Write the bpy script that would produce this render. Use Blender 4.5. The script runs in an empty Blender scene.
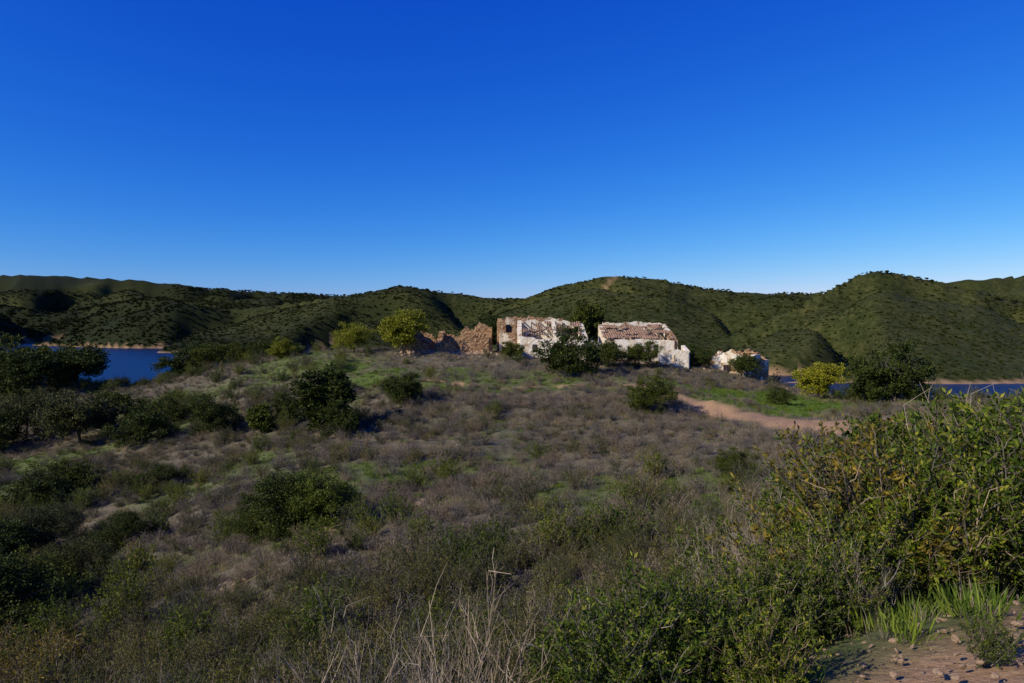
import bpy, math, random
import numpy as np
from mathutils import Vector
R=np.random.RandomState(7)
scene=bpy.context.scene
COL=scene.collection

# ------------------------------------------------------------------ noise
def _h(ix,iy,s):
    n=(ix.astype(np.int64)*374761393+iy.astype(np.int64)*668265263+s*974634777)&0xffffffff
    n=((n^(n>>13))*1274126177)&0xffffffff
    n=(n^(n>>16))&0xffffffff
    return n/4294967295.0
def vn(x,y,s=0):
    x=np.asarray(x,float);y=np.asarray(y,float)
    ix=np.floor(x);iy=np.floor(y);fx=x-ix;fy=y-iy
    fx=fx*fx*fx*(fx*(fx*6-15)+10);fy=fy*fy*fy*(fy*(fy*6-15)+10)
    a=_h(ix,iy,s);b=_h(ix+1,iy,s);c=_h(ix,iy+1,s);d=_h(ix+1,iy+1,s)
    return (a*(1-fx)+b*fx)*(1-fy)+(c*(1-fx)+d*fx)*fy
def fbm(x,y,o=4,s=0):
    t=0;a=.5;n=0
    for i in range(o):
        t=t+a*vn(x*2**i+i*17.3,y*2**i-i*9.1,s+i);n+=a;a*=.5
    return t/n
def ss(a,b,x):
    t=np.clip((x-a)/(b-a),0,1);return t*t*(3-2*t)

# ------------------------------------------------------------------ terrain
CP=[(0,0,-1.7),(2.9,4.5,-2.25),(4.1,5.5,-2.3),(1.5,2,-1.75),(-2,1,-2.3),(-3,5,-4.0),(0,5,-3.35),(0,10,-5.1),(0,20,-6.9),(0,35,-7.7),(0,50,-7.2),(0,65,-5.6),(0,78,-4.3),
(0,92,-4.3),(0,110,-7.5),(0,150,-22),(-32,70,-8.6),(-48,80,-9.2),(-45,60,-12.2),(-12,20,-9.2),(-11,14,-8.8),(-13,26,-9.7),(-24,35,-12.2),(-7,14,-7.2),(-7,23,-7.5),
(-27,80,-5.2),(-46,92,-8.2),(-33.6,95,-5.6),(-17,88,-3.9),(-17,75,-5.0),(-12,60,-6.9),(-25,55,-10.2),(-14,40,-9.2),(-60,100,-9.9),(-80,98,-6.5),(-105,95,-4),
(-60,60,-12),(-60,30,-12),(-30,10,-12),(-12,84,-3.9),(10,84,-4.3),(19,80,-5.1),(26,78,-6.3),(10,65,-5.7),(14,70,-5.8),(19.2,40,-6.5),(18.4,45,-6.75),(14.6,56,-6.7),(32,70,-8.2),(34,60,-7.2),
(43,60,-7.9),(50,60,-8.2),(28,40,-6.0),(18.7,25,-5.4),(8,22,-6.1),(5.5,9,-3.75),(10,10,-3.6),(9,40,-7.4),(8,50,-7.1),(30,100,-11),(60,100,-17),(60,40,-6.5),(40,15,-3),(12,0,-1),(60,0,0),
(0,-30,2),(-30,-30,-4),(-60,-20,-8),(40,-60,6),(-40,130,-18),(30,140,-24),(-90,150,-22),(80,80,-14),(3,7.5,-3.5),(7,5,-2.3),(-40,45,-12)]
CP=np.array(CP,float)
def tpsk(r2): return r2*np.log(r2+1e-9)*.5
_n=len(CP)
_K=tpsk(((CP[:,None,:2]-CP[None,:,:2])**2).sum(-1))+np.eye(_n)*3.0
_P=np.c_[np.ones(_n),CP[:,:2]]
_A=np.block([[_K,_P],[_P.T,np.zeros((3,3))]])
_w=np.linalg.solve(_A,np.r_[CP[:,2],0,0,0])
def tps(x,y):
    o=_w[_n]+_w[_n+1]*x+_w[_n+2]*y
    for i in range(_n):
        o=o+_w[i]*tpsk((x-CP[i,0])**2+(y-CP[i,1])**2)
    return o
WATER=-30.0
LAY=[
 # skyline xs, ys, crest depth, shore depth, spur amp, seed
 ([-400,0,60,130,200,260,330,420,520,640,800,880,940,1024,1100,1500],[268,274,276,279,287,291,294,296,299,300,302,298,282,275,272,270],1300,950,80,1),
 ([-400,-60,0,50,100,150,200,250,300,350,420],[298,296,304,313,305,296,301,304,310,322,345],980,700,70,17),
 ([-400,-100,0,60,100,140,175,230,300,350,400,450,500,540,620,700],[390,370,352,338,324,310,302,309,301,295,286,291,300,305,330,390],800,620,60,5),
 ([380,440,480,520,560,600,620,660,700,760,810,850,950,1050,1200],[390,345,316,300,286,277,275,279,287,293,293,291,300,320,360],640,430,52,9),
 ([560,640,700,760,800,840,858,875,890,910,960,1000,1024,1100,1500],[400,372,348,321,304,284,274,270,272,275,287,297,302,306,300],490,322,40,13)]
def height(x,y):
    x=np.asarray(x,float);y=np.asarray(y,float)
    r=np.hypot(x,y);az=np.arctan2(x,y)
    near=np.clip(tps(x,y),-40,14)
    det=(fbm(x*.35,y*.35,4,21)-.5)*.9*ss(3,14,r)+(fbm(x*.08,y*.08,3,23)-.5)*1.6*ss(15,45,r)*(1-ss(60,80,r))
    near=near+det
    rear=ss(math.radians(75),math.radians(110),np.abs(az))
    outside=-37*(1-rear)+(4+30*(fbm(x*.004,y*.004,3,31)-.4))*rear
    w=ss(120,200,r)
    h=near*(1-w)+outside*w
    azc=np.clip(az,-1.0,1.0);px=512+683*np.tan(azc);c=np.cos(azc)
    wx=x+60*(fbm(x*.006,y*.006,3,41)-.5);wy=y+60*(fbm(x*.006+5,y*.006,3,43)-.5)
    for xs,ys,Rc,Rs,amp,sd in LAY:
        py=np.interp(px,xs,ys)+2.2*(fbm(px*.05,px*0,3,sd+20)-.5)
        rc=Rc/c*(1+.10*(fbm(px*.008,px*0,3,sd)-.5));rs=Rs/c*(1+.04*(fbm(px*.012,px*0+3,3,sd+2)-.5))
        Hc=(320-py)/683*rc*c
        t=(r-rs)/(rc-rs)
        tt=np.clip(t,0,1)
        g=tt**.85*(1-.10*np.sin(tt*math.pi*2))
        up=-30+(Hc+30)*g
        f1=.0075 if Rs<650 else .006
        rid=np.abs(2*fbm(wx*f1+sd,wy*f1,2,sd+3)-1)
        val=1-np.clip(rid*3.0,0,1)
        env=np.clip(tt*(1-tt)*4,0,1)**.7
        up=up-amp*env*(.75*val**1.2+.8*np.clip(fbm(wx*.004,wy*.004,2,sd+7)-.45,0,1))-5*env*fbm(wx*.03,wy*.03,4,sd+8)
        up=np.where(t<0,-30+(r-rs)*.12,up)
        up=np.where(t>1,Hc-(r-rc)*.22,up)
        up=np.maximum(up,-40)
        up=up*(1-rear)-40*rear
        h=np.maximum(h,up)
    h=np.where(r>2200,np.minimum(h,-32)*(1-rear)+h*rear,h)
    return h
def hz(x,y): return float(height(np.array([x]),np.array([y]))[0])

ROAD=np.array([(-9,66),(-3,63.5),(4,62.5),(11,60),(14.6,56),(16.8,49),(18.2,43),(20.0,38),(22,32),(21,25),(17,15),(10,6.8),(5.6,4.6),(2.6,2.6),(0,-1),(-2,-6),(-4,-20)],float)
RW=np.array([.25,.25,.3,.45,.9,1.8,2.6,2.4,2.0,2,2,1.8,1.9,1.8,1.8,1.8,1.8])
def seg_d(x,y,P,W=None):
    best=np.full(np.shape(x),1e9)
    for i in range(len(P)-1):
        a=P[i];b=P[i+1];d=b-a;L=(d**2).sum()
        t=np.clip(((x-a[0])*d[0]+(y-a[1])*d[1])/L,0,1)
        q=np.hypot(x-a[0]-t*d[0],y-a[1]-t*d[1])
        if W is not None: q=q/(W[i]*(1-t)+W[i+1]*t)
        best=np.minimum(best,q)
    return best
GULLY=np.array([(-2.0,33),(-4.8,28),(-7.2,24),(-8.4,20),(-9.0,17),(-8.6,14),(-7.5,11)],float)
FIRE=np.array([(78,612),(98,640),(122,655)],float)
def zones(x,y,z):
    r=np.hypot(x,y)
    rd=1-ss(.65,1.2,seg_d(x,y,ROAD,RW)+(fbm(x*.8,y*.8,3,51)-.5)*.8)
    gl=(1-ss(.1,.8,seg_d(x,y,GULLY)+(fbm(x*1.1,y*1.1,3,53)-.5)*1.6))*.4
    hs=(1-ss(1.,7,np.hypot((x-9)/1.6,y-79)))*.3
    shore=np.where((r>215),1-ss(-29.6,-28.7,z+1.0*(fbm(x*.05,y*.05,2,57)-.5)),0)*.8
    dirt=np.clip(np.maximum.reduce([rd,gl,hs,shore]),0,1)
    dirt=np.maximum(dirt,.5*(1-ss(.0,4,seg_d(x,y,FIRE))))
    g=ss(.55,.72,fbm(x*.11,y*.11,4,61))*.55
    for cx,cy,rx,ry,a in [(27,64,7.5,5,1.3),(18,64,8,2.6,.9),(24.5,55,7,5.0,1.5),(20,60.5,6,3,1.3),(21.5,51,3.2,4,1.4),(-7,64,5,4,.7),(-14,68,4,7,.8),(-18,74,4,5,.9),(-22,78,6,6,.7),(-36,72,6,5,.6),(-1,62,5,2,.7),(-20,42,5,6,.4),(9,60,4,2,.6),(32,55,5,6,.8),(-30,62,5,5,.5),(-3,50,4,3,.4)]:
        g=np.maximum(g,a*(1-ss(.3,1.15,np.hypot((x-cx)/rx,(y-cy)/ry)+(fbm(x*.35,y*.35,3,63)-.5)*(1.5 if a<1.2 else .7))))
    far=ss(150,260,r)
    return dirt,np.clip(g,0,1),far
def hillshade(x,y):
    """how wooded a far hillside is (holm-oak scrub, mostly on the western hills)"""
    return ss(.50,.80,fbm(x*.008,y*.008,4,101)*.75+.34*ss(80,-200,x))

def build_terrain():
    az=np.concatenate([np.arange(-180,-56,2.0),np.arange(-56,56,.16),np.arange(56,180,2.0)])
    az=np.radians(az);na=len(az)
    rr=[0.25]
    while rr[-1]<5000:
        rr.append(rr[-1]*(1.035 if rr[-1]<3 else 1.0125 if rr[-1]<1600 else 1.06))
    rr=np.array(rr);nr=len(rr)
    A,RR=np.meshgrid(az,rr)
    x=(RR*np.sin(A)).ravel();y=(RR*np.cos(A)).ravel()
    z=height(x,y)
    dirt,g,far=zones(x,y,z)
    wd=hillshade(x,y)
    z=z-.06*dirt*(np.hypot(x,y)<100)
    co=np.c_[x,y,z]
    co=np.vstack([co,[[0,0,hz(0.01,0.01)]]])
    i=np.arange(nr-1)[:,None]*na;j=np.arange(na)[None,:];j2=(j+1)%na
    q=np.stack([i+j,i+na+j,i+na+j2,i+j2],-1).reshape(-1,4)[:,::-1]
    jj=np.arange(na)
    t=np.c_[np.full(na,nr*na),(jj),(jj+1)%na][:,::-1]
    me=bpy.data.meshes.new("ground")
    nv=len(co);nl=len(q)*4+len(t)*3;nf=len(q)+len(t)
    me.vertices.add(nv);me.vertices.foreach_set("co",co.ravel().astype(np.float32))
    me.loops.add(nl);me.loops.foreach_set("vertex_index",np.concatenate([q.ravel(),t.ravel()]).astype(np.int32))
    me.polygons.add(nf)
    me.polygons.foreach_set("loop_start",np.concatenate([np.arange(len(q))*4,len(q)*4+np.arange(len(t))*3]).astype(np.int32))
    me.update(calc_edges=True)
    me.polygons.foreach_set("use_smooth",np.ones(nf,bool))
    ca=me.color_attributes.new("zone","FLOAT_COLOR","POINT")
    c=np.ones((nv,4),np.float32);c[:-1,0]=dirt;c[:-1,1]=g;c[:-1,2]=far;c[:-1,3]=wd;c[-1,:3]=(1,0,0)
    ca.data.foreach_set("color",c.ravel())
    ob=bpy.data.objects.new("ground_terrain",me);COL.objects.link(ob)
    return ob

# ------------------------------------------------------------------ materials
def newmat(n):
    m=bpy.data.materials.new(n);m.use_nodes=True;nt=m.node_tree
    for k in list(nt.nodes): nt.nodes.remove(k)
    out=nt.nodes.new("ShaderNodeOutputMaterial");b=nt.nodes.new("ShaderNodeBsdfPrincipled")
    nt.links.new(b.outputs[0],out.inputs[0]);return m,nt,b,out
def N(nt,t,**k):
    n=nt.nodes.new(t)
    for a,v in k.items():
        setattr(n,a,v)
    return n
def noise(nt,vec,scale,det=4,rough=.6,dist=0):
    n=N(nt,"ShaderNodeTexNoise");n.inputs["Scale"].default_value=scale;n.inputs["Detail"].default_value=det
    n.inputs["Roughness"].default_value=rough;n.inputs["Distortion"].default_value=dist
    nt.links.new(vec,n.inputs["Vector"]);return n.outputs["Fac"]
def ramp(nt,fac,stops):
    r=N(nt,"ShaderNodeValToRGB");e=r.color_ramp.elements
    while len(e)<len(stops): e.new(.5)
    for k,(p,c) in enumerate(stops):
        e[k].position=p;e[k].color=(c[0],c[1],c[2],1) if not np.isscalar(c) else (c,c,c,1)
    nt.links.new(fac,r.inputs[0]);return r.outputs[0]
def mix(nt,f,a,b,mode="MIX"):
    m=N(nt,"ShaderNodeMix",data_type="RGBA",blend_type=mode)
    for s,v in ((0,f),(6,a),(7,b)):
        if hasattr(v,"is_linked") or hasattr(v,"node"): nt.links.new(v,m.inputs[s])
        elif s==0: m.inputs[0].default_value=v
        else: m.inputs[s].default_value=(v[0],v[1],v[2],1)
    return m.outputs[2]
def bump(nt,b,h,strength,dist):
    n=N(nt,"ShaderNodeBump");n.inputs["Strength"].default_value=strength;n.inputs["Distance"].default_value=dist
    nt.links.new(h,n.inputs["Height"]);nt.links.new(n.outputs[0],b.inputs["Normal"])

def ground_mat():
    m,nt,b,o=newmat("ground_mat")
    pos=N(nt,"ShaderNodeNewGeometry").outputs["Position"]
    at=N(nt,"ShaderNodeAttribute",attribute_name="zone")
    sp=N(nt,"ShaderNodeSeparateColor");nt.links.new(at.outputs["Color"],sp.inputs[0])
    n1=noise(nt,pos,.9,8,.7);n2=noise(nt,pos,9,6,.7);n3=noise(nt,pos,.02,6,.65);n4=noise(nt,pos,.25,6,.7)
    dry=ramp(nt,n1,[(.3,(.052,.044,.027)),(.5,(.115,.098,.062)),(.7,(.20,.168,.11))])
    grn=ramp(nt,n2,[(.3,(.04,.07,.010)),(.55,(.095,.155,.018)),(.75,(.17,.22,.045))])
    drt=ramp(nt,n2,[(.25,(.21,.12,.06)),(.55,(.40,.25,.135)),(.8,(.52,.36,.22))])
    hill=ramp(nt,n4,[(.3,(.016,.021,.006)),(.5,(.034,.042,.011)),(.7,(.072,.070,.026))])
    hill2=ramp(nt,n3,[(.35,(.70,.78,.68)),(.65,(1.4,1.25,1.15))])
    hill=mix(nt,1.0,hill,hill2,"MULTIPLY")
    hill=mix(nt,at.outputs["Alpha"],hill,(.015,.020,.006))  # shade on the left hills painted as a darker ground colour
    c=mix(nt,sp.outputs[1],dry,grn)
    c=mix(nt,sp.outputs[2],c,hill)
    c=mix(nt,sp.outputs[0],c,drt)
    nt.links.new(c,b.inputs["Base Color"]);b.inputs["Roughness"].default_value=.95;b.inputs["Specular IOR Level"].default_value=.1
    bump(nt,b,n2,.8,.08)
    return m
def leafmat(n,stops,rough=.5,trans=.2,spec=.2):
    m,nt,b,o=newmat(n)
    g=N(nt,"ShaderNodeNewGeometry");oi=N(nt,"ShaderNodeObjectInfo")
    c=ramp(nt,g.outputs["Random Per Island"],stops)
    v=ramp(nt,oi.outputs["Random"],[(0,(.70,.75,.8)),(.5,(1,1,1)),(1,(1.35,1.2,.9))])
    c=mix(nt,1.0,c,v,"MULTIPLY")
    nt.links.new(c,b.inputs["Base Color"]);b.inputs["Roughness"].default_value=rough;b.inputs["Specular IOR Level"].default_value=spec
    if trans>0:
        t=N(nt,"ShaderNodeBsdfTranslucent");nt.links.new(c,t.inputs[0])
        x=N(nt,"ShaderNodeMixShader");x.inputs[0].default_value=trans
        nt.links.new(b.outputs[0],x.inputs[1]);nt.links.new(t.outputs[0],x.inputs[2]);nt.links.new(x.outputs[0],o.inputs[0])
    return m
M={}
M["ground"]=ground_mat()
M["cistus"]=leafmat("cistus_leaf",[(0,(.026,.042,.006)),(.5,(.072,.115,.011)),(.85,(.15,.195,.020)),(1,(.28,.27,.035))],.5,.32,.12)
M["olivebush"]=leafmat("olive_bush_leaf",[(0,(.034,.042,.010)),(.5,(.080,.090,.020)),(1,(.155,.15,.042))],.6,.2,.1)
M["yellowbush"]=leafmat("yellow_bush_leaf",[(0,(.06,.052,.008)),(.5,(.15,.12,.014)),(1,(.28,.21,.025))],.6,.25)
M["heath"]=leafmat("heath_leaf",[(0,(.080,.066,.050)),(.5,(.168,.140,.108)),(1,(.30,.25,.195))],.8,.15,.05)
M["drygrass"]=leafmat("dry_grass_blade",[(0,(.13,.108,.066)),(.5,(.235,.196,.128)),(1,(.38,.322,.22))],.8,.25,.05)
M["greengrass"]=leafmat("green_grass_blade",[(0,(.04,.075,.010)),(.5,(.10,.165,.018)),(1,(.20,.25,.045))],.6,.3,.1)
M["twig"]=leafmat("twig",[(0,(.068,.056,.047)),(.6,(.14,.117,.096)),(1,(.26,.22,.175))],.9,0,.05)
M["pale"]=leafmat("pale_twig",[(0,(.13,.105,.085)),(.6,(.24,.20,.165)),(1,(.38,.33,.275))],.9,0,.05)
M["oak"]=leafmat("holm_oak_leaf",[(0,(.015,.024,.004)),(.5,(.040,.058,.010)),(1,(.096,.113,.019))],.6,.15,.1)
M["greytree"]=leafmat("grey_olive_leaf",[(0,(.020,.026,.009)),(.5,(.046,.055,.019)),(1,(.092,.10,.042))],.6,.15,.1)
M["yellowtree"]=leafmat("yellow_green_leaf",[(0,(.10,.115,.008)),(.5,(.26,.26,.014)),(1,(.42,.38,.03))],.5,.35)
M["yellowish"]=leafmat("bright_oak_leaf",[(0,(.035,.055,.008)),(.5,(.08,.11,.012)),(1,(.16,.18,.02))],.5,.2)
M["hill"]=leafmat("hill_scrub_leaf",[(0,(.014,.020,.005)),(.5,(.031,.041,.009)),(1,(.065,.071,.019))],.8,.0,.05)
M["hillshaded"]=leafmat("hill_shaded_leaf",[(0,(.009,.0135,.0035)),(.5,(.019,.027,.007)),(1,(.043,.050,.014))],.8,.0,.05)  # darker copy of the scrub leaf, hillside shade put into its colour
M["bark"]=leafmat("bark",[(0,(.05,.04,.03)),(1,(.11,.09,.07))],.9,0,.1)
def wallmat(n,plaster):
    m,nt,b,o=newmat(n)
    tc=N(nt,"ShaderNodeTexCoord").outputs["Object"]
    vo=N(nt,"ShaderNodeTexVoronoi");vo.inputs["Scale"].default_value=4.5
    mp=N(nt,"ShaderNodeMapping");mp.inputs["Scale"].default_value=(1,1,1.9);nt.links.new(tc,mp.inputs[0]);nt.links.new(mp.outputs[0],vo.inputs["Vector"])
    mv=N(nt,"ShaderNodeMapping");mv.inputs["Scale"].default_value=(1,1,.25);nt.links.new(tc,mv.inputs[0])
    n1=noise(nt,tc,.6,6,.65);n2=noise(nt,tc,5,6,.7);n3=noise(nt,tc,1.6,8,.7);n5=noise(nt,mv.outputs[0],1.8,6,.7)
    sep=N(nt,"ShaderNodeSeparateColor");nt.links.new(vo.outputs["Color"],sep.inputs[0])
    st=ramp(nt,sep.outputs[0],[(0,(.22,.115,.055)),(.35,(.38,.22,.11)),(.7,(.48,.30,.155)),(1,(.42,.31,.20))])
    jt=ramp(nt,vo.outputs["Distance"],[(.0,1.0),(.45,.9),(.75,.45)])
    st=mix(nt,1.0,st,jt,"MULTIPLY")
    pl=ramp(nt,n3,[(.30,(.44,.34,.23)),(.43,(.68,.60,.47)),(.6,(.82,.77,.67))])
    stn=ramp(nt,n5,[(.30,(.58,.49,.38)),(.45,(.92,.87,.78)),(.58,(1,1,1))])
    pl=mix(nt,1.0,pl,stn,"MULTIPLY")
    f=ramp(nt,n1,[(plaster-.03,0.0),(plaster+.03,1.0)])
    f2=ramp(nt,n3,[(.33,0.0),(.37,1.0)])
    ff=mix(nt,1.0,f,f2,"MULTIPLY")
    c=mix(nt,ff,st,pl)
    nt.links.new(c,b.inputs["Base Color"]);b.inputs["Roughness"].default_value=.95;b.inputs["Specular IOR Level"].default_value=.15
    h=mix(nt,ff,jt,(.9,.9,.9));h=mix(nt,.3,h,n2)
    bump(nt,b,h,.8,.06);return m
M["white"]=wallmat("whitewashed_wall",.40)
M["stone"]=wallmat("rubble_stone_wall",.80)
M["mixed"]=wallmat("peeling_wall",.52)
def simple(n,stops,scale,rough=.9,b_=.5):
    m,nt,b,o=newmat(n);tc=N(nt,"ShaderNodeTexCoord").outputs["Object"];f=noise(nt,tc,scale,6,.7)
    nt.links.new(ramp(nt,f,stops),b.inputs["Base Color"]);b.inputs["Roughness"].default_value=rough;b.inputs["Specular IOR Level"].default_value=.2;bump(nt,b,f,b_,.05);return m
M["tile"]=simple("clay_tile",[(.3,(.12,.070,.042)),(.5,(.27,.165,.10)),(.7,(.40,.28,.19))],2.2)
M["timber"]=simple("old_timber",[(.3,(.04,.03,.02)),(.7,(.12,.09,.06))],6)
M["rock"]=simple("rock",[(.3,(.18,.115,.07)),(.5,(.30,.205,.13)),(.7,(.40,.30,.205))],5)
def water_mat():
    m,nt,b,o=newmat("lake_water")
    b.inputs["Base Color"].default_value=(.004,.018,.055,1);b.inputs["Roughness"].default_value=.28;b.inputs["IOR"].default_value=1.33
    b.inputs["Specular IOR Level"].default_value=.3
    pos=N(nt,"ShaderNodeNewGeometry").outputs["Position"]
    mp=N(nt,"ShaderNodeMapping");mp.inputs["Scale"].default_value=(.3,1,1);nt.links.new(pos,mp.inputs[0])
    bump(nt,b,noise(nt,mp.outputs[0],.5,6,.7),1.0,.6);return m
M["water"]=water_mat()

# ------------------------------------------------------------------ geometry helpers
class Geo:
    def __init__(s): s.v=[];s.f=[];s.m=[];s.n=0
    def add(s,v,f,mat):
        v=np.asarray(v,float);s.v.append(v)
        f=np.asarray(f)+s.n;s.f+=f.tolist();s.m+=[mat]*len(f);s.n+=len(v)
    def mesh(s,name,mats,smooth=False):
        me=bpy.data.meshes.new(name);me.from_pydata(np.vstack(s.v).tolist(),[],s.f)
        for k in mats: me.materials.append(M[k])
        me.polygons.foreach_set("material_index",np.array(s.m,np.int32))
        if smooth: me.polygons.foreach_set("use_smooth",np.ones(len(s.m),bool))
        me.update();return me
def nrm(a): return a/(np.linalg.norm(a,axis=-1,keepdims=True)+1e-9)
def leaves(G,c,d,L,W,mat,rng):
    n=len(c)
    if n==0:return
    d=nrm(d);s=nrm(np.cross(d,nrm(rng.randn(n,3))));L=(L*(.6+.8*rng.rand(n)))[:,None];W=(W*(.7+.6*rng.rand(n)))[:,None]
    up=np.cross(s,d)
    v=np.stack([c,c+d*L*.5+s*W*.5+up*W*.12,c+d*L,c+d*L*.5-s*W*.5+up*W*.12],1).reshape(-1,3)
    G.add(v,(np.arange(n)[:,None]*4+np.arange(4)[None,:]),mat)
def tube(G,P,r0,r1,mat,sides=3):
    P=np.asarray(P,float);n=len(P);d=nrm(P[-1]-P[0]);a=np.cross(d,[.31,.77,.55]);a=a/np.linalg.norm(a);b=np.cross(d,a)
    rad=np.linspace(r0,r1,n)
    th=np.arange(sides)*2*math.pi/sides
    v=(P[:,None,:]+rad[:,None,None]*(np.cos(th)[None,:,None]*a+np.sin(th)[None,:,None]*b)).reshape(-1,3)
    f=[[i*sides+j,i*sides+(j+1)%sides,(i+1)*sides+(j+1)%sides,(i+1)*sides+j] for i in range(n-1) for j in range(sides)]
    G.add(v,f,mat)
def make_shrub(name,seed,h,w,nst,sub,lpt,L,W,mats,r=.008,upright=.4,open_=0.0):
    rng=np.random.RandomState(seed);G=Geo();C=[];D=[]
    for k in range(nst):
        a=rng.rand()*6.283;q=math.sqrt(rng.rand());rad=w*q*(.8+.4*rng.rand());top=h*(1-.45*q*q)*(.65+.45*rng.rand())
        e=np.array([rad*math.cos(a),rad*math.sin(a),top]);b0=np.array([rng.randn()*.05*w,rng.randn()*.05*w,-.1])
        t=np.linspace(0,1,5)[:,None];P=b0+(e-b0)*t;P[:,:2]=b0[:2]+(e[:2]-b0[:2])*(t**(1.3))
        P[1:-1]+=rng.randn(3,3)*.03*h
        tube(G,P,r,r*.35,0)
        for s_ in range(sub):
            tt=.25+.75*(s_+rng.rand())/sub;i=min(int(tt*4),3);p=P[i]+(P[i+1]-P[i])*(tt*4-i)
            dr=nrm(nrm(P[i+1]-P[i])*.7+rng.randn(3)*.55+np.array([0,0,upright]));ln=h*(.12+.2*rng.rand())*(1.2-.5*tt)
            Q=np.stack([p,p+dr*ln*.5+rng.randn(3)*.02*h,p+dr*ln+rng.randn(3)*.02*h])
            tube(G,Q,r*.5,r*.2,0)
            if lpt>0:
                n=max(1,int(lpt*(.6+.8*rng.rand())));u=rng.rand(n,1)**.7
                C.append(Q[0]+(Q[2]-Q[0])*u+rng.randn(n,3)*.006*h);D.append(dr*.5+rng.randn(n,3)*.75+np.array([0,0,.15]))
    if C: leaves(G,np.vstack(C),np.vstack(D),L,W,1,rng)
    return G.mesh(name,mats)
def make_tuft(name,seed,h,n,w,mats,spread=.25):
    rng=np.random.RandomState(seed);G=Geo()
    a=rng.rand(n)*6.283;b=np.c_[np.cos(a),np.sin(a),a*0]*(rng.rand(n,1)*spread*.7)
    dr=np.c_[np.cos(a),np.sin(a),a*0]*(rng.rand(n,1)*.6)+np.array([0,0,1])+rng.randn(n,3)*.12
    dr=nrm(dr);H=(h*(.5+.6*rng.rand(n)))[:,None];s=nrm(np.cross(dr,rng.randn(n,3)))*w
    bend=np.c_[np.cos(a),np.sin(a),-.3+a*0]*H*.25*rng.rand(n,1)
    v=np.stack([b-s,b+s,b+dr*H*.55+s*.7+bend*.3,b+dr*H*.55-s*.7+bend*.3,b+dr*H+bend],1).reshape(-1,3)
    i=np.arange(n)[:,None]*5
    G.v.append(v);G.f+=(i+np.array([0,1,2,3])).tolist()+(i+np.array([3,2,4])).tolist();G.m=[0]*(2*n);G.n=len(v)
    return G.mesh(name,mats)
def make_tree(name,seed,h,w,trunk,ncl,lpc,L,leaf,ragged=.25):
    """crown of leaf clumps on limbs; h total height, w crown width"""
    rng=np.random.RandomState(seed);G=Geo();ch=h-trunk;cz=trunk+ch*.48
    tp=np.array([[0,0,-.3],[rng.randn()*.05,rng.randn()*.05,trunk*.5],[rng.randn()*.12,rng.randn()*.12,trunk+ch*.25],[rng.randn()*.2,rng.randn()*.2,trunk+ch*.55]])
    tube(G,tp,.05*h*.6,.03*h*.5,0,7)
    # a few big lobes give the crown an uneven outline
    nl=5+rng.randint(3);lobes=[]
    for k in range(nl):
        a=k*6.283/nl+rng.rand()*.8;q=.26+.22*rng.rand()
        lobes.append((np.array([math.cos(a)*w*q*.75,math.sin(a)*w*q*.75,cz+ch*(-.22+.42*rng.rand())]),(.24+.12*rng.rand())))
    lobes.append((np.array([rng.randn()*.08*w,rng.randn()*.08*w,cz+ch*.22]),.30))
    C=[];D=[]
    for k in range(ncl):
        lc,lr=lobes[rng.randint(len(lobes))]
        d=nrm(rng.randn(3));rr=(.35+.65*rng.rand()**.5)*(1-ragged*.5+ragged*rng.rand())
        c=lc+d*np.array([w,w,ch])*lr*rr
        c[2]=max(c[2],.04*h+.10*h*rng.rand()) if trunk<.1 else max(c[2],trunk*.9)
        if k%3==0:
            s=tp[2]+(tp[3]-tp[2])*rng.rand();mid=(s+c)*.5+rng.randn(3)*.04*h
            tube(G,[s,mid,c],.012*h,.004*h,0,4)
        R_=(.055+.075*rng.rand())*(w+ch)*.5
        n=int(lpc*(.5+rng.rand()));q=nrm(rng.randn(n,3))*(rng.rand(n,1)**.5)*R_*np.array([1.2,1.2,.75])
        C.append(c+q);D.append(nrm(q)*.6+rng.randn(n,3)*.6+np.array([0,0,.2]))
    leaves(G,np.vstack(C),np.vstack(D),L,L*.6,1,rng)
    return G.mesh(name,["bark",leaf])

def make_rock(name,seed):
    import bmesh
    bm=bmesh.new();bmesh.ops.create_icosphere(bm,subdivisions=2,radius=.5);rng=np.random.RandomState(seed)
    s=rng.rand(3)*.5+.6
    for v in bm.verts:
        k=1+.45*(float(vn(np.array([v.co.x*2+seed]),np.array([v.co.y*2+v.co.z*3]),seed)[0])-.5)
        v.co=Vector((round(v.co.x*k*4)/4*.5+v.co.x*k*.5,v.co.y*k*s[1],v.co.z*k*s[2]*.7))
    me=bpy.data.meshes.new(name);bm.to_mesh(me);bm.free();me.materials.append(M["rock"]);return me

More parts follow.
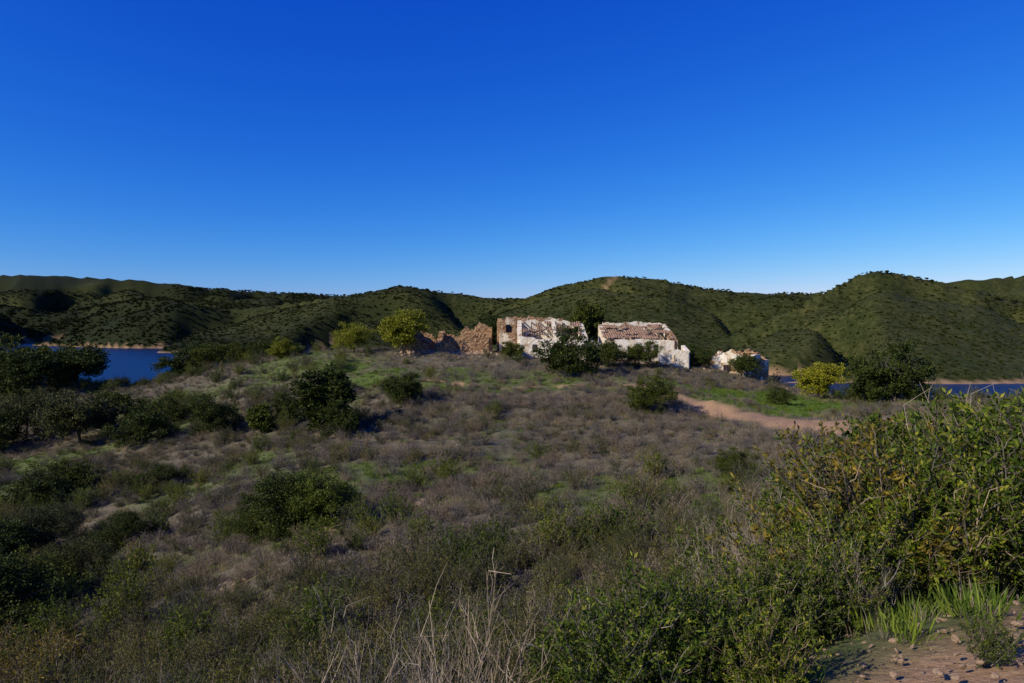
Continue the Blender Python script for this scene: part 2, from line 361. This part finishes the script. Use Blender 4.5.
# ------------------------------------------------------------------ scatter through geometry nodes
def scatter(name,meshes,pos,scl,tilt=.12,seed=0,idx=None,sz=None):
    n=len(pos)
    if n==0:return
    rng=np.random.RandomState(seed)
    pc=bpy.data.collections.new(name+"_protos")
    for k,me in enumerate(meshes):
        pc.objects.link(bpy.data.objects.new("%s_p%02d"%(name,k),me))
    me=bpy.data.meshes.new(name);me.vertices.add(n);me.vertices.foreach_set("co",np.asarray(pos,np.float32).ravel())
    rot=np.c_[rng.randn(n)*tilt,rng.randn(n)*tilt,rng.rand(n)*6.283].astype(np.float32)
    me.attributes.new("rot","FLOAT_VECTOR","POINT").data.foreach_set("vector",rot.ravel())
    s=np.repeat(np.asarray(scl,np.float32)[:,None],3,1)
    if sz is not None: s[:,2]*=sz
    me.attributes.new("scl","FLOAT_VECTOR","POINT").data.foreach_set("vector",s.ravel())
    if idx is None: idx=rng.randint(0,len(meshes),n)
    me.attributes.new("idx","INT","POINT").data.foreach_set("value",np.asarray(idx,np.int32))
    me.update()
    ob=bpy.data.objects.new(name,me);COL.objects.link(ob)
    g=bpy.data.node_groups.new(name+"_gn","GeometryNodeTree")
    g.interface.new_socket("Geometry",in_out="INPUT",socket_type="NodeSocketGeometry")
    g.interface.new_socket("Geometry",in_out="OUTPUT",socket_type="NodeSocketGeometry")
    gi=g.nodes.new("NodeGroupInput");go=g.nodes.new("NodeGroupOutput")
    ip=g.nodes.new("GeometryNodeInstanceOnPoints");ci=g.nodes.new("GeometryNodeCollectionInfo")
    ci.inputs["Collection"].default_value=pc;ci.inputs["Separate Children"].default_value=True;ci.inputs["Reset Children"].default_value=True
    def attr(nm,t):
        a=g.nodes.new("GeometryNodeInputNamedAttribute");a.data_type=t;a.inputs[0].default_value=nm
        return [o for o in a.outputs if o.enabled][0]
    g.links.new(gi.outputs[0],ip.inputs["Points"]);g.links.new(ci.outputs[0],ip.inputs["Instance"])
    ip.inputs["Pick Instance"].default_value=True
    g.links.new(attr("idx","INT"),ip.inputs["Instance Index"])
    e=g.nodes.new("FunctionNodeEulerToRotation");g.links.new(attr("rot","FLOAT_VECTOR"),e.inputs[0]);g.links.new(e.outputs[0],ip.inputs["Rotation"])
    g.links.new(attr("scl","FLOAT_VECTOR"),ip.inputs["Scale"])
    g.links.new(ip.outputs[0],go.inputs[0])
    md=ob.modifiers.new("scatter","NODES");md.node_group=g
    return ob

# ------------------------------------------------------------------ build setting
gr=build_terrain();gr.data.materials.append(M["ground"])
wm=bpy.data.meshes.new("lake_water")
wm.from_pydata([(-5000,150,WATER),(5000,150,WATER),(5000,5000,WATER),(-5000,5000,WATER)],[],[(0,1,2,3)]);wm.materials.append(M["water"])
COL.objects.link(bpy.data.objects.new("lake_water",wm))

def P(px,d): return ((px-512)/683*d,d)
def polar(n,r0,r1,a,rng,pw=2.0):
    r=(r0**pw+(r1**pw-r0**pw)*rng.rand(n))**(1/pw);t=(rng.rand(n)*2-1)*math.radians(a)
    return r*np.sin(t),r*np.cos(t)
def on(x,y,dz=0): return np.c_[x,y,height(x,y)+dz]
HB=[(-14,-1,80,92),(0,20.5,77,92),(22.5,30,76.5,84)]
def inhouse(x,y,m=0):
    r=np.zeros(len(x),bool)
    for a,b,c,d in HB: r|=(x>a-m)&(x<b+m)&(y>c-m)&(y<d+m)
    return r

# trees (individual)
trees=[ # name,kind,px,d,h,w,trunk
("carob_tree","yellowtree",402,81,6.0,5.6,1.0),
("carob_tree","yellowtree",354,84,4.0,5.2,.4),
("carob_tree","yellowtree",283,86,2.8,3.4,.2),
("holm_oak_tree","oak",266,94,3.6,4.8,.4),("holm_oak_tree","oak",210,97,5.0,6.4,.5),("holm_oak_tree","oak",186,99,5.6,6.6,.5),("holm_oak_tree","oak",236,96,3.8,5.4,.2),("holm_oak_tree","oak",252,98,3.6,5,.2),
("holm_oak_tree","oak",571,67,5.2,5.4,.5),("holm_oak_tree","oak",589,89,7.2,5.4,1.2),("holm_oak_tree","oak",640,75,3.0,4.8,.2),("holm_oak_tree","oak",608,73.5,3.0,3.2,.2),("holm_oak_tree","oak",490,95,5.4,4.6,.5),
("holm_oak_tree","oak",650,51,3.1,4.0,.1),("holm_oak_tree","oak",328,50,5.2,3.6,.4),("holm_oak_tree","oak",341,48,2.8,2.6,.1),("holm_oak_tree","oak",403,56,2.7,2.8,.1),
("holm_oak_tree","oak",893,57,5.3,5.4,.4),("holm_oak_tree","oak",878,58,3.6,3.4,.3),("carob_tree","yellowtree",819,66,4.1,4.6,.3),("holm_oak_tree","oak",742,75,2.7,3.2,.2),("holm_oak_tree","oak",699,79,2.6,4.0,.2),("holm_oak_tree","oak",512,76,2.1,2.4,.1),
("holm_oak_tree","oak",214,58,3.6,4.6,.2),("holm_oak_tree","oak",287,57,2.5,2.8,.1),("carob_tree","yellowish",260,55,2.8,1.9,.1),
("holm_oak_tree","oak",140,58,3.8,5.0,.2),("olive_tree","greytree",78,61,4.8,6.0,.15),("holm_oak_tree","oak",110,66,4.0,4.8,.3),("holm_oak_tree","oak",172,64,2.8,4,.2),
("holm_oak_tree","oak",78,88,6.0,7.0,.3),("holm_oak_tree","oak",55,92,6.2,8,.3),
("olive_tree","greytree",24,66,4.6,6.0,.15),("holm_oak_tree","oak",-20,62,4.6,6.5,.15),("holm_oak_tree","oak",30,84,6.0,7.5,.3),("holm_oak_tree","oak",4,90,6.8,8,.3),("holm_oak_tree","oak",-40,95,6.5,8,.3),
("holm_oak_tree","oak",70,46,2.4,3.8,.1),("holm_oak_tree","oak",30,44,2.8,4.2,.1),("olive_tree","greytree",40,36,2.8,3.8,.2),("holm_oak_tree","oak",-10,33,3.6,4.4,.2),("holm_oak_tree","oak",150,45,1.9,3,.1),
("olive_tree","greytree",66,27,2.3,3.0,.1),("holm_oak_tree","oak",10,25,2.6,3.6,.1),("holm_oak_tree","oak",112,33,2.2,3.0,.1),("holm_oak_tree","oak",-30,22,3.4,4,.1),
("holm_oak_tree","oak",300,26,2.8,3.4,.1),("holm_oak_tree","yellowish",324,25,2.4,2.2,.1),("holm_oak_tree","oak",264,27,2.2,2.8,.1),
("holm_oak_tree","oak",782,56,1.6,2.6,.1),("holm_oak_tree","oak",858,60,2.2,3,.1),("holm_oak_tree","oak",735,28,1.2,1.8,.1),
]
lib={}
rng=np.random.RandomState(3)
tx=[];
for i,(nm,kind,px,d,h,w,tr) in enumerate(trees):
    asp=round(w/h*2)/2
    big=d<37
    low=tr<.3
    key=(kind,asp,big,low,i%3 if kind=="oak" else 0)
    if key not in lib:
        lib[key]=make_tree(nm+"_mesh",100+len(lib)*7,4.0,4.0*max(asp,.5),.05 if low else max(.2,tr/h*4.0),190 if big else 140,170 if big else 90,.10 if big else .16,kind,.4)
    x,y=P(px,d)
    ob=bpy.data.objects.new(nm,lib[key]);COL.objects.link(ob)
    ob.location=(x,y,hz(x,y)-.1);ob.scale=(w/(4*max(asp,.5)),)*2+(h/4,);ob.rotation_euler=(0,0,rng.rand()*6.28)
    tx.append((x,y,w))
TX=np.array(tx)
def neartree(x,y,f=.35):
    r=np.zeros(len(x),bool)
    for a,b,w in TX: r|=np.hypot(x-a,y-b)<w*f
    return r

# ---------------- ground cover
heath=[make_shrub("heath_m",s,.62,.42,24,5,6,.04,.012,["twig","heath"],.006,.7) for s in (1,2,3)]
heath+=[make_shrub("heath_g",s,.6,.42,22,5,8,.045,.014,["twig","olivebush"],.006,.7) for s in (4,5)]
cist=[make_shrub("cist_m",s,1.3,.75,28,9,22,.050,.019,["twig","cistus"],.009,.4) for s in (11,12,13)]
bare=[make_shrub("bare_m",s,1.1,.55,16,9,0,0,0,["pale","pale"],.0045,.8) for s in (21,22)]
oliv=[make_shrub("oliv_m",s,1.1,.7,26,8,15,.042,.014,["twig","olivebush"],.007,.6) for s in (31,32)]
yel=[make_shrub("yel_m",s,1.1,.7,24,8,14,.045,.016,["twig","yellowbush"],.008,.6) for s in (35,)]
dry=[make_tuft("dry_t",s,.36,45,.0035,["drygrass"]) for s in (41,42,43)]
grn=[make_tuft("grn_t",s,.2,45,.006,["greengrass"]) for s in (51,52)]

rng=np.random.RandomState(11)
# heath
x,y=polar(29000,7,125,48,rng,1.75)
z=height(x,y);dirt,g,far=zones(x,y,z)
rdist=seg_d(x,y,ROAD,np.maximum(RW,.5))
keep=(rng.rand(len(x))>g*1.2)&(dirt<.42)&~((rdist<1.5)&(x>10)&(y>25))&~inhouse(x,y)&~neartree(x,y)&(z>-29)&(fbm(x*.25,y*.25,3,71)+rng.rand(len(x))*.3>.45)
keep&=~((np.hypot(x,y)<12)&(x>1.5))
x,y,z=x[keep],y[keep],z[keep]
gr_=fbm(x*.07,y*.07,3,73)
pg=np.clip((gr_-.44)*3,0,.8)*.45+.3*ss(5,30,-x)+.38*(1-ss(12,32,np.hypot(x,y)))
idx=np.where(rng.rand(len(x))<pg,rng.randint(3,5,len(x)),rng.randint(0,3,len(x)))
sc=(.5+.85*rng.rand(len(x)))*(.7+.7*fbm(x*.15,y*.15,2,75))*np.where(y>68,.65,1)
scatter("heath_shrubs",heath,np.c_[x,y,z-.03],sc,.15,1,idx)
# dry grass
x,y=polar(44000,4,125,48,rng,1.6)
z=height(x,y);dirt,g,far=zones(x,y,z)
keep=(rng.rand(len(x))>g*1.05)&(dirt<.3+.2*rng.rand(len(x)))&~inhouse(x,y,-.5)&(z>-29)&(fbm(x*.3,y*.3,3,81)+rng.rand(len(x))*.2>.48)
x,y,z=x[keep],y[keep],z[keep]
scatter("dry_grass",dry,np.c_[x,y,z-.02],(.5+.8*rng.rand(len(x)))*ss(2,9,np.hypot(x,y)),.15,2)
# green grass
x,y=polar(54000,3,125,48,rng,1.7)
z=height(x,y);dirt,g,far=zones(x,y,z)
keep=(rng.rand(len(x))<g*1.3+.05)&(dirt<.4)&~inhouse(x,y)&(z>-29)
x,y,z=x[keep],y[keep],z[keep]
scatter("green_grass",grn,np.c_[x,y,z-.02],.6+.9*rng.rand(len(x)),.15,3)
# olive/dark shrubs
x,y=polar(4600,12,125,48,rng,1.8)
z=height(x,y);dirt,g,far=zones(x,y,z)
dens=.06+.95*ss(10,28,-x)*ss(.36,.52,fbm(x*.09,y*.09,3,91))*(1-.55*ss(60,75,y)*(x>-45))+.42*(1-ss(18,36,np.hypot(x,y)))+.5*ss(24,40,x)*ss(48,60,y)+.6*ss(95,105,y)
keep=(rng.rand(len(x))<dens)&(dirt<.2)&~inhouse(x,y,1)&(z>-29)&~((seg_d(x,y,GULLY)<1.4))&~((x>8)&(y<46)&(seg_d(x,y,ROAD)<4.5))&~((x>10)&(x<30)&(y<64)&(y>25))
x,y,z=x[keep],y[keep],z[keep]
ol2=oliv+cist[:2]
scatter("olive_shrubs",ol2,np.c_[x,y,z-.05],(.45+1.0*rng.rand(len(x)))*np.where(y>95,.85,1),.12,4)
# hill scrub
def hsm(nm,mat):
    hs=[]
    for s in (61,62,63):
        r_=np.random.RandomState(s);G=Geo();n=70
        q=nrm(r_.randn(n,3))*(.55+.45*r_.rand(n,1))*np.array([.6,.6,.42]);q[:,2]=np.abs(q[:,2])
        leaves(G,q,nrm(q)*.5+r_.randn(n,3)*.7,.5,.36,0,r_);hs.append(G.mesh(nm,[mat]))
    return hs
x,y=polar(210000,250,1450,42,rng,1.3)
z=height(x,y);dirt,g,far=zones(x,y,z)
keep=(z>-28.3)&(dirt<.45)&(fbm(x*.02,y*.02,4,95)*.7+rng.rand(len(x))*.6>.62)
x,y,z=x[keep],y[keep],z[keep]
r_=np.hypot(x,y)
sc=(.9+1.3*rng.rand(len(x))**2.5)*(.75+.7*ss(300,1200,r_))
shm=rng.rand(len(x))<hillshade(x,y)
scatter("hill_scrub",hsm("hill_scrub_m","hill"),np.c_[x,y,z-.15][~shm],sc[~shm],.1,5,sz=.7)
scatter("hill_scrub_shaded",hsm("hill_shaded_m","hillshaded"),np.c_[x,y,z-.15][shm],sc[shm]*1.2,.1,5,sz=.75)  # darker scrub set that paints shade over the left hills

# ---------------- foreground shrubs (px column, distance, height)
def fg(name,meshes,lst,baseh,seed):
    p=[];s=[]
    for px,d,h in lst:
        x,y=P(px,d);p.append((x,y,hz(x,y)-.05));s.append(h/baseh)
    scatter(name,meshes,np.array(p),np.array(s),.1,seed)
rg=random.Random(5)
L=[]
for k in range(64):  # right thicket
    px=rg.uniform(835,1150);d=rg.uniform(7.8,13)
    t=min(1,max(0,(px-815)/60));L.append((px,d,1.35+1.3*t*rg.uniform(.6,1.05)+.03*(d-8)))
L+= [(850,7.0,1.2),(880,7.4,1.4),(910,7.4,1.6),(960,7.4,1.7),(1030,7.2,1.8)]
for k in range(36):  # centre-bottom cistus
    px=rg.uniform(555,850);d=rg.uniform(4.6,6.8);L.append((px,d,rg.uniform(.65,1.2)))
for k in range(22):
    L.append((rg.uniform(300,850),rg.uniform(7.5,16),rg.uniform(.7,1.1)))
for k in range(14):
    L.append((rg.uniform(-20,300),rg.uniform(10,18),rg.uniform(.6,1.0)))
L+=[(990,4.3,.38),(250,7.2,.6),(120,9,.7),(180,10,.8),(60,10,.8)]
fg("cistus_shrubs",cist,L,1.3,21)
L=[]
for k in range(150):
    px=rg.uniform(300,860);d=rg.uniform(6.5,19);L.append((px,d,rg.uniform(.6,1.2)))
for k in range(90):
    px=rg.uniform(-60,330);d=rg.uniform(9,19);L.append((px,d,rg.uniform(.6,1.2)))
for k in range(16):
    L.append((rg.uniform(850,1100),rg.uniform(8,12),rg.uniform(1.3,2.3)))
fg("olive_shrubs_foreground",oliv,L,1.1,22)
L=[(rg.uniform(-40,70),rg.uniform(13,19),rg.uniform(1.0,1.7)) for k in range(14)]+[(rg.uniform(860,1000),rg.uniform(8.2,12),rg.uniform(1.8,2.6)) for k in range(14)]+[(rg.uniform(780,880),rg.uniform(8,13),rg.uniform(1,1.7)) for k in range(8)]
fg("yellow_shrubs",yel,L,1.1,23)
L=[(rg.uniform(370,490),rg.uniform(4.4,5.6),rg.uniform(1.0,1.6)) for k in range(10)]+[(rg.uniform(700,870),rg.uniform(9,14),rg.uniform(1.2,1.9)) for k in range(26)]+[(rg.uniform(40,560),rg.uniform(6.5,14),rg.uniform(.6,1.1)) for k in range(65)]+[(rg.uniform(820,900),rg.uniform(6,7),rg.uniform(.5,.9)) for k in range(4)]+[(rg.uniform(880,1000),rg.uniform(10.5,14),rg.uniform(2.4,2.9)) for k in range(8)]
fg("bare_twig_shrubs",bare,L,1.1,24)

# rocks
rocks=[make_rock("rock_m",s) for s in (1,2,3)]
a=rng.rand(200);gx=np.interp(a,np.linspace(0,1,len(GULLY)),GULLY[:,0])+rng.randn(200)*.6;gy=np.interp(a,np.linspace(0,1,len(GULLY)),GULLY[:,1])+rng.randn(200)*.6
x2=2.2+3.8*rng.rand(900);y2=2.8+4.0*rng.rand(900)
x3=np.r_[rng.rand(350)*36-14,22+rng.rand(120)*9];y3=np.r_[76.5+rng.rand(350)*9,75.5+rng.rand(120)*4]
x4=-13.5+11*rng.rand(700);y4=82+5*rng.rand(700)
xx=np.r_[gx,x2,x3,x4];yy=np.r_[gy,y2,y3,y4];s=np.r_[.06+.22*rng.rand(200)**3,.012+.07*rng.rand(900)**4,.12+.5*rng.rand(470)**3,.2+.6*rng.rand(700)**2]
scatter("rocks",rocks,on(xx,yy),s,.5,6)

# ------------------------------------------------------------------ ruins
def wall(parent,name,p0,p1,zb,prof,th,mat,openings=(),res=.2,jag=.18,seed=0,jit=None):
    """ruined wall from p0 to p1; prof=[(t,topz)], openings=[(s0,s1,z0,z1)] metres along / world z"""
    if jit is None: jit=.045 if mat=="stone" else .014
    rng=np.random.RandomState(seed)
    p0=np.array(p0,float);p1=np.array(p1,float);Ln=np.linalg.norm(p1-p0);d=(p1-p0)/Ln;nn=np.array([d[1],-d[0]])
    nc=max(2,int(Ln/res));s=np.linspace(0,Ln,nc+1)
    top=np.interp(s/Ln,[a for a,b in prof],[b for a,b in prof])+jag*2*(vn(s*1.7+seed*3,s*0,seed)-.6)+jag*.8*(vn(s*6+seed,s*0,seed+1)-.5)
    zt=max(top);nz=max(2,int((zt-zb)/res));zz=np.linspace(zb,zt+.01,nz+1)
    def inc(i,j):
        if i<0 or i>=nc or j<0 or j>=nz: return False
        sm=(s[i]+s[i+1])*.5;zm=(zz[j]+zz[j+1])*.5
        if zz[j]>=min(top[i],top[i+1])-.02: return False
        for a,b,c,e in openings:
            if a<sm<b and c<zm<e: return False
        return True
    V=[];F=[];idx={}
    jt={}
    def v(i,j,k):
        key=(i,j,k)
        if key not in idx:
            if (i,j) not in jt: jt[(i,j)]=rng.randn(2)*jit
            q=p0+d*(s[i]+jt[(i,j)][0]*(0<i<nc))+nn*((.5 if k==0 else -.5)*th+rng.randn()*jit*.6)
            z=min(zz[j],top[i]);
            idx[key]=len(V);V.append((q[0],q[1],z+(jt[(i,j)][1] if j>0 else 0)))
        return idx[key]
    for i in range(nc):
        for j in range(nz):
            if not inc(i,j): continue
            F.append((v(i,j,0),v(i+1,j,0),v(i+1,j+1,0),v(i,j+1,0)))
            F.append((v(i+1,j,1),v(i,j,1),v(i,j+1,1),v(i+1,j+1,1)))
            if not inc(i-1,j): F.append((v(i,j,1),v(i,j,0),v(i,j+1,0),v(i,j+1,1)))
            if not inc(i+1,j): F.append((v(i+1,j,0),v(i+1,j,1),v(i+1,j+1,1),v(i+1,j+1,0)))
            if not inc(i,j+1): F.append((v(i,j+1,0),v(i+1,j+1,0),v(i+1,j+1,1),v(i,j+1,1)))
            if not inc(i,j-1): F.append((v(i,j,1),v(i+1,j,1),v(i+1,j,0),v(i,j,0)))
    me=bpy.data.meshes.new(name);me.from_pydata(V,[],F);me.materials.append(M[mat]);me.update()
    ob=bpy.data.objects.new(name,me);COL.objects.link(ob);ob.parent=parent;return ob
def beam(parent,name,a,b,r=.07):
    G=Geo();tube(G,[a,((np.array(a)+np.array(b))/2).tolist(),b],r,r,0,4);me=G.mesh(name,["timber"])
    ob=bpy.data.objects.new(name,me);COL.objects.link(ob);ob.parent=parent
def roof(parent,name,x0,x1,y0,z0,y1,z1,seed,hole=.42,xs=None):
    nx=int((x1-x0)/.07);ny=int(math.hypot(y1-y0,z1-z0)/.25)
    X,T=np.meshgrid(np.linspace(x0,x1,nx+1),np.linspace(0,1,ny+1))
    Z=z0+(z1-z0)*T+.045*np.sin(X*2*math.pi/.28)+.10*(fbm(X*.5,T*3,2,seed)-.5)-.35*np.sin(T*math.pi)*np.clip(fbm(X*.3,T*0,2,seed+4)-.4,0,1)
    V=np.c_[X.ravel(),(y0+(y1-y0)*T).ravel(),Z.ravel()];F=[]
    for j in range(ny):
        for i in range(nx):
            xm=(x0+(x1-x0)*(i//4*4+2)/nx)
            if float(vn(np.array([xm*.9+seed]),np.array([j*.35]),seed))*.6+float(vn(np.array([xm*3.1+seed]),np.array([j*.9]),seed+5))*.4<hole: continue
            a=j*(nx+1)+i;F.append((a,a+1,a+nx+2,a+nx+1))
    me=bpy.data.meshes.new(name);me.from_pydata(V.tolist(),[],F);me.materials.append(M["tile"]);me.update()
    ob=bpy.data.objects.new(name,me);COL.objects.link(ob);ob.parent=parent
    md=ob.modifiers.new("thick","SOLIDIFY");md.thickness=.04
def empty(n):
    e=bpy.data.objects.new(n,None);COL.objects.link(e);return e

# main farmhouse: left wing
E=empty("ruined_farmhouse")
wall(E,"front_wall",(.9,78),(8.4,77.6),-5.4,[(0,-1.85),(.2,-1.9),(.3,-2.3),(.42,-2.0),(.8,-1.8),(.9,-2.3),(1,-2.2)],.5,"white",[(1.5,2.1,-3.5,-2.7),(3.9,4.9,-6,-2.6)],seed=1,jag=.12)
wall(E,"left_wall",(.9,84),(.9,78.26),-5.2,[(0,-.1),(.5,-.9),(.6,-1.3),(1,-1.75)],.5,"white",seed=2,jag=.1)
wall(E,"back_wall",(1.2,84),(7.6,84),-5.2,[(0,-.1),(.25,.05),(.35,-.4),(.6,.1),(.9,-.1),(1,-.5)],.5,"white",[(1.5,2.2,-1.4,-.6),(3.9,4.6,-1.4,-.6)],seed=3,jag=.15)
wall(E,"partition_wall",(5.0,83.7),(5.0,78.2),-5.2,[(0,.0),(1,-1.8)],.4,"white",seed=4,jag=.12)
wall(E,"right_wall",(8.4,84),(8.4,77.9),-5.2,[(0,-.3),(1,-1.95)],.5,"white",seed=5,jag=.12)
roof(E,"roof_remnant",1.1,8.2,78.2,-1.68,83.7,-.15,3,.54)
for k in range(8):
    xb=1.3+k*.95;beam(E,"rafter_%d"%k,(xb,78.1,-1.88),(xb+.15,83.7,-.25-(.02*k)),.08)
beam(E,"fallen_rafter",(1.8,78.3,-1.8),(3.6,83.5,-1.2),.09);beam(E,"fallen_rafter",(2.6,77.9,-1.9),(4.6,82,-.7),.08)
# middle low wall
wall(E,"courtyard_wall",(8.7,78.2),(11.0,79),-5.5,[(0,-2.4),(1,-2.8)],.45,"mixed",seed=6,jag=.2)
# right wing
wall(E,"wing_front_wall",(11.1,80),(18.9,79.6),-6,[(0,-2.3),(.5,-2.25),(1,-2.35)],.5,"white",[(2.5,3.3,-6,-3),(5.4,6.0,-3.8,-2.8)],seed=47,jag=.05)
wall(E,"wing_left_wall",(11.1,86),(11.1,80.26),-6,[(0,-.5),(1,-2.3)],.5,"white",seed=8,jag=.06)
wall(E,"wing_back_wall",(11.4,86),(18.8,86),-6,[(0,-.2),(.2,-.3),(.6,-.15),(1,-.4)],.5,"white",seed=9,jag=.12)
wall(E,"wing_right_wall",(19.1,86),(19.1,79.6),-6,[(0,-.5),(.5,-1.3),(1,-2.35)],.5,"mixed",seed=10,jag=.10)
roof(E,"wing_roof",10.8,19.0,79.7,-2.14,85.8,-.55,7,.43)
for k in range(8):
    xb=11.7+k*.98;beam(E,"wing_rafter_%d"%k,(xb,79.9,-2.28),(xb,85.7,-.77),.08)
wall(E,"annex_front_wall",(16.6,77.2),(19.9,76.9),-6.4,[(0,-3.4),(.4,-3.3),(1,-3.5)],.45,"white",[(1.4,1.9,-4.7,-4.0)],seed=11,jag=.06)
wall(E,"annex_right_wall",(19.9,79.3),(19.9,77.14),-6.4,[(0,-3.0),(1,-3.5)],.45,"white",seed=12,jag=.06)
# stone outbuilding behind
E=empty("stone_outbuilding_ruin")
wall(E,"front_wall",(-1.6,86),(6.2,86.4),-5.4,[(0,-.3),(.1,.15),(.3,.3),(.35,-.2),(.45,.1),(.7,.4),(1,.2)],.55,"mixed",[(.9,1.7,-1.6,-.6),(3.3,4.0,-1.4,-.5)],seed=13,jag=.25)
wall(E,"left_wall",(-1.6,91),(-1.6,86.3),-5.4,[(0,.2),(1,-.3)],.55,"stone",seed=14)
wall(E,"back_wall",(-1.3,91),(6.2,91),-5.4,[(0,.2),(.4,.55),(1,.1)],.55,"stone",seed=15)
wall(E,"right_wall",(6.2,90.7),(6.2,86.7),-5.4,[(0,.1),(1,.2)],.55,"mixed",seed=16)
# left stone ruins
E=empty("stone_house_ruin")
wall(E,"front_wall",(-9.2,84),(-2.9,84.5),-5.2,[(0,-3.3),(.15,-2.6),(.3,-2.9),(.45,-2.4),(.7,-1.8),(.85,-1.5),(1,-2.3)],.6,"stone",[(2.2,3.0,-6,-3.0)],seed=17,jag=.4)
wall(E,"side_wall",(-9.2,90),(-9.2,84.3),-5.2,[(0,-1.4),(.4,-2.0),(1,-3.1)],.6,"stone",seed=18,jag=.35)
wall(E,"back_wall",(-9,90),(-2.7,90),-5.2,[(0,-1.6),(.3,-2.0),(.5,-1.0),(.7,-.4),(.85,-.3),(.93,-.8),(1,-1.2)],.6,"stone",seed=19,jag=.45)
wall(E,"right_wall",(-2.9,89.7),(-2.9,84.8),-5.2,[(0,-1.0),(1,-2.3)],.6,"stone",seed=20,jag=.3)
E=empty("stone_tower_ruin")
wall(E,"front_wall",(-12.9,83),(-10.2,83.2),-5.2,[(0,-1.9),(.2,-1.5),(.5,-2.3),(1,-3.1)],.6,"stone",seed=21,jag=.3)
wall(E,"left_wall",(-12.9,88),(-12.9,83.3),-5.2,[(0,-1),(.5,-.8),(1,-1.7)],.6,"stone",seed=22,jag=.3)
wall(E,"back_wall",(-12.6,88),(-9.8,88),-5.2,[(0,-.7),(.5,-1.3),(1,-2.2)],.6,"stone",seed=23,jag=.3)
# right barn ruin
E=empty("ruined_barn")
wall(E,"gable_wall",(23.0,78.6),(26.3,76.6),-8,[(0,-4.2),(.45,-3.4),(.6,-3.35),(1,-4.1)],.5,"mixed",[(1.5,2.3,-8,-5.2)],seed=24,jag=.2)
wall(E,"front_wall",(26.5,76.7),(29.4,78.6),-8,[(0,-4.1),(.4,-4.0),(.7,-4.4),(1,-4.4)],.5,"mixed",[(1.2,1.8,-5.6,-4.7)],seed=25,jag=.2)
wall(E,"back_wall",(23.2,78.9),(26.4,82.6),-8,[(0,-4.2),(.5,-3.8),(1,-4.1)],.5,"mixed",seed=26,jag=.2)
wall(E,"far_wall",(26.6,82.5),(29.4,78.9),-8,[(0,-4.0),(.5,-3.5),(1,-4.2)],.5,"stone",seed=27,jag=.2)

# ------------------------------------------------------------------ light, sky, camera
el=math.radians(31);azs=math.radians(-122)   # from +Y, negative = left
sd=Vector((math.sin(azs)*math.cos(el),math.cos(azs)*math.cos(el),math.sin(el)))
sl=bpy.data.lights.new("sun","SUN");sl.energy=5.0;sl.angle=math.radians(.5);sl.color=(1,.91,.76)
so=bpy.data.objects.new("sun",sl);so.rotation_euler=sd.to_track_quat('Z','Y').to_euler();COL.objects.link(so)
w=bpy.data.worlds.new("World");scene.world=w;w.use_nodes=True;nt=w.node_tree
bg=nt.nodes["Background"];sk=nt.nodes.new("ShaderNodeTexSky");sk.sky_type='NISHITA';sk.sun_disc=False
sk.sun_elevation=el;sk.sun_rotation=azs;sk.air_density=1.0;sk.dust_density=.2;sk.ozone_density=3.0;sk.altitude=300
S=.08
sp=nt.nodes.new("ShaderNodeSeparateColor");cb=nt.nodes.new("ShaderNodeCombineColor");nt.links.new(sk.outputs[0],sp.inputs[0])
for k,(gm,gain) in enumerate([(2.4,1.9),(1.40,1.15),(.59,1.22)]):   # polarised-filter sky response
    p=nt.nodes.new("ShaderNodeMath");p.operation='POWER';nt.links.new(sp.outputs[k],p.inputs[0]);p.inputs[1].default_value=gm
    q=nt.nodes.new("ShaderNodeMath");q.operation='MULTIPLY';nt.links.new(p.outputs[0],q.inputs[0]);q.inputs[1].default_value=S**gm*gain/S
    nt.links.new(q.outputs[0],cb.inputs[k])
nt.links.new(cb.outputs[0],bg.inputs[0]);bg.inputs[1].default_value=S
scene.view_settings.view_transform='Standard';scene.view_settings.look='None';scene.view_settings.exposure=0
cam=bpy.data.cameras.new("camera");cam.lens=24;cam.sensor_width=36;cam.clip_end=20000;cam.clip_start=.05
co=bpy.data.objects.new("camera",cam);COL.objects.link(co);co.location=(0,0,0);co.rotation_euler=(math.radians(90-1.8),0,0)
scene.camera=co
print("verts",len(gr.data.vertices))
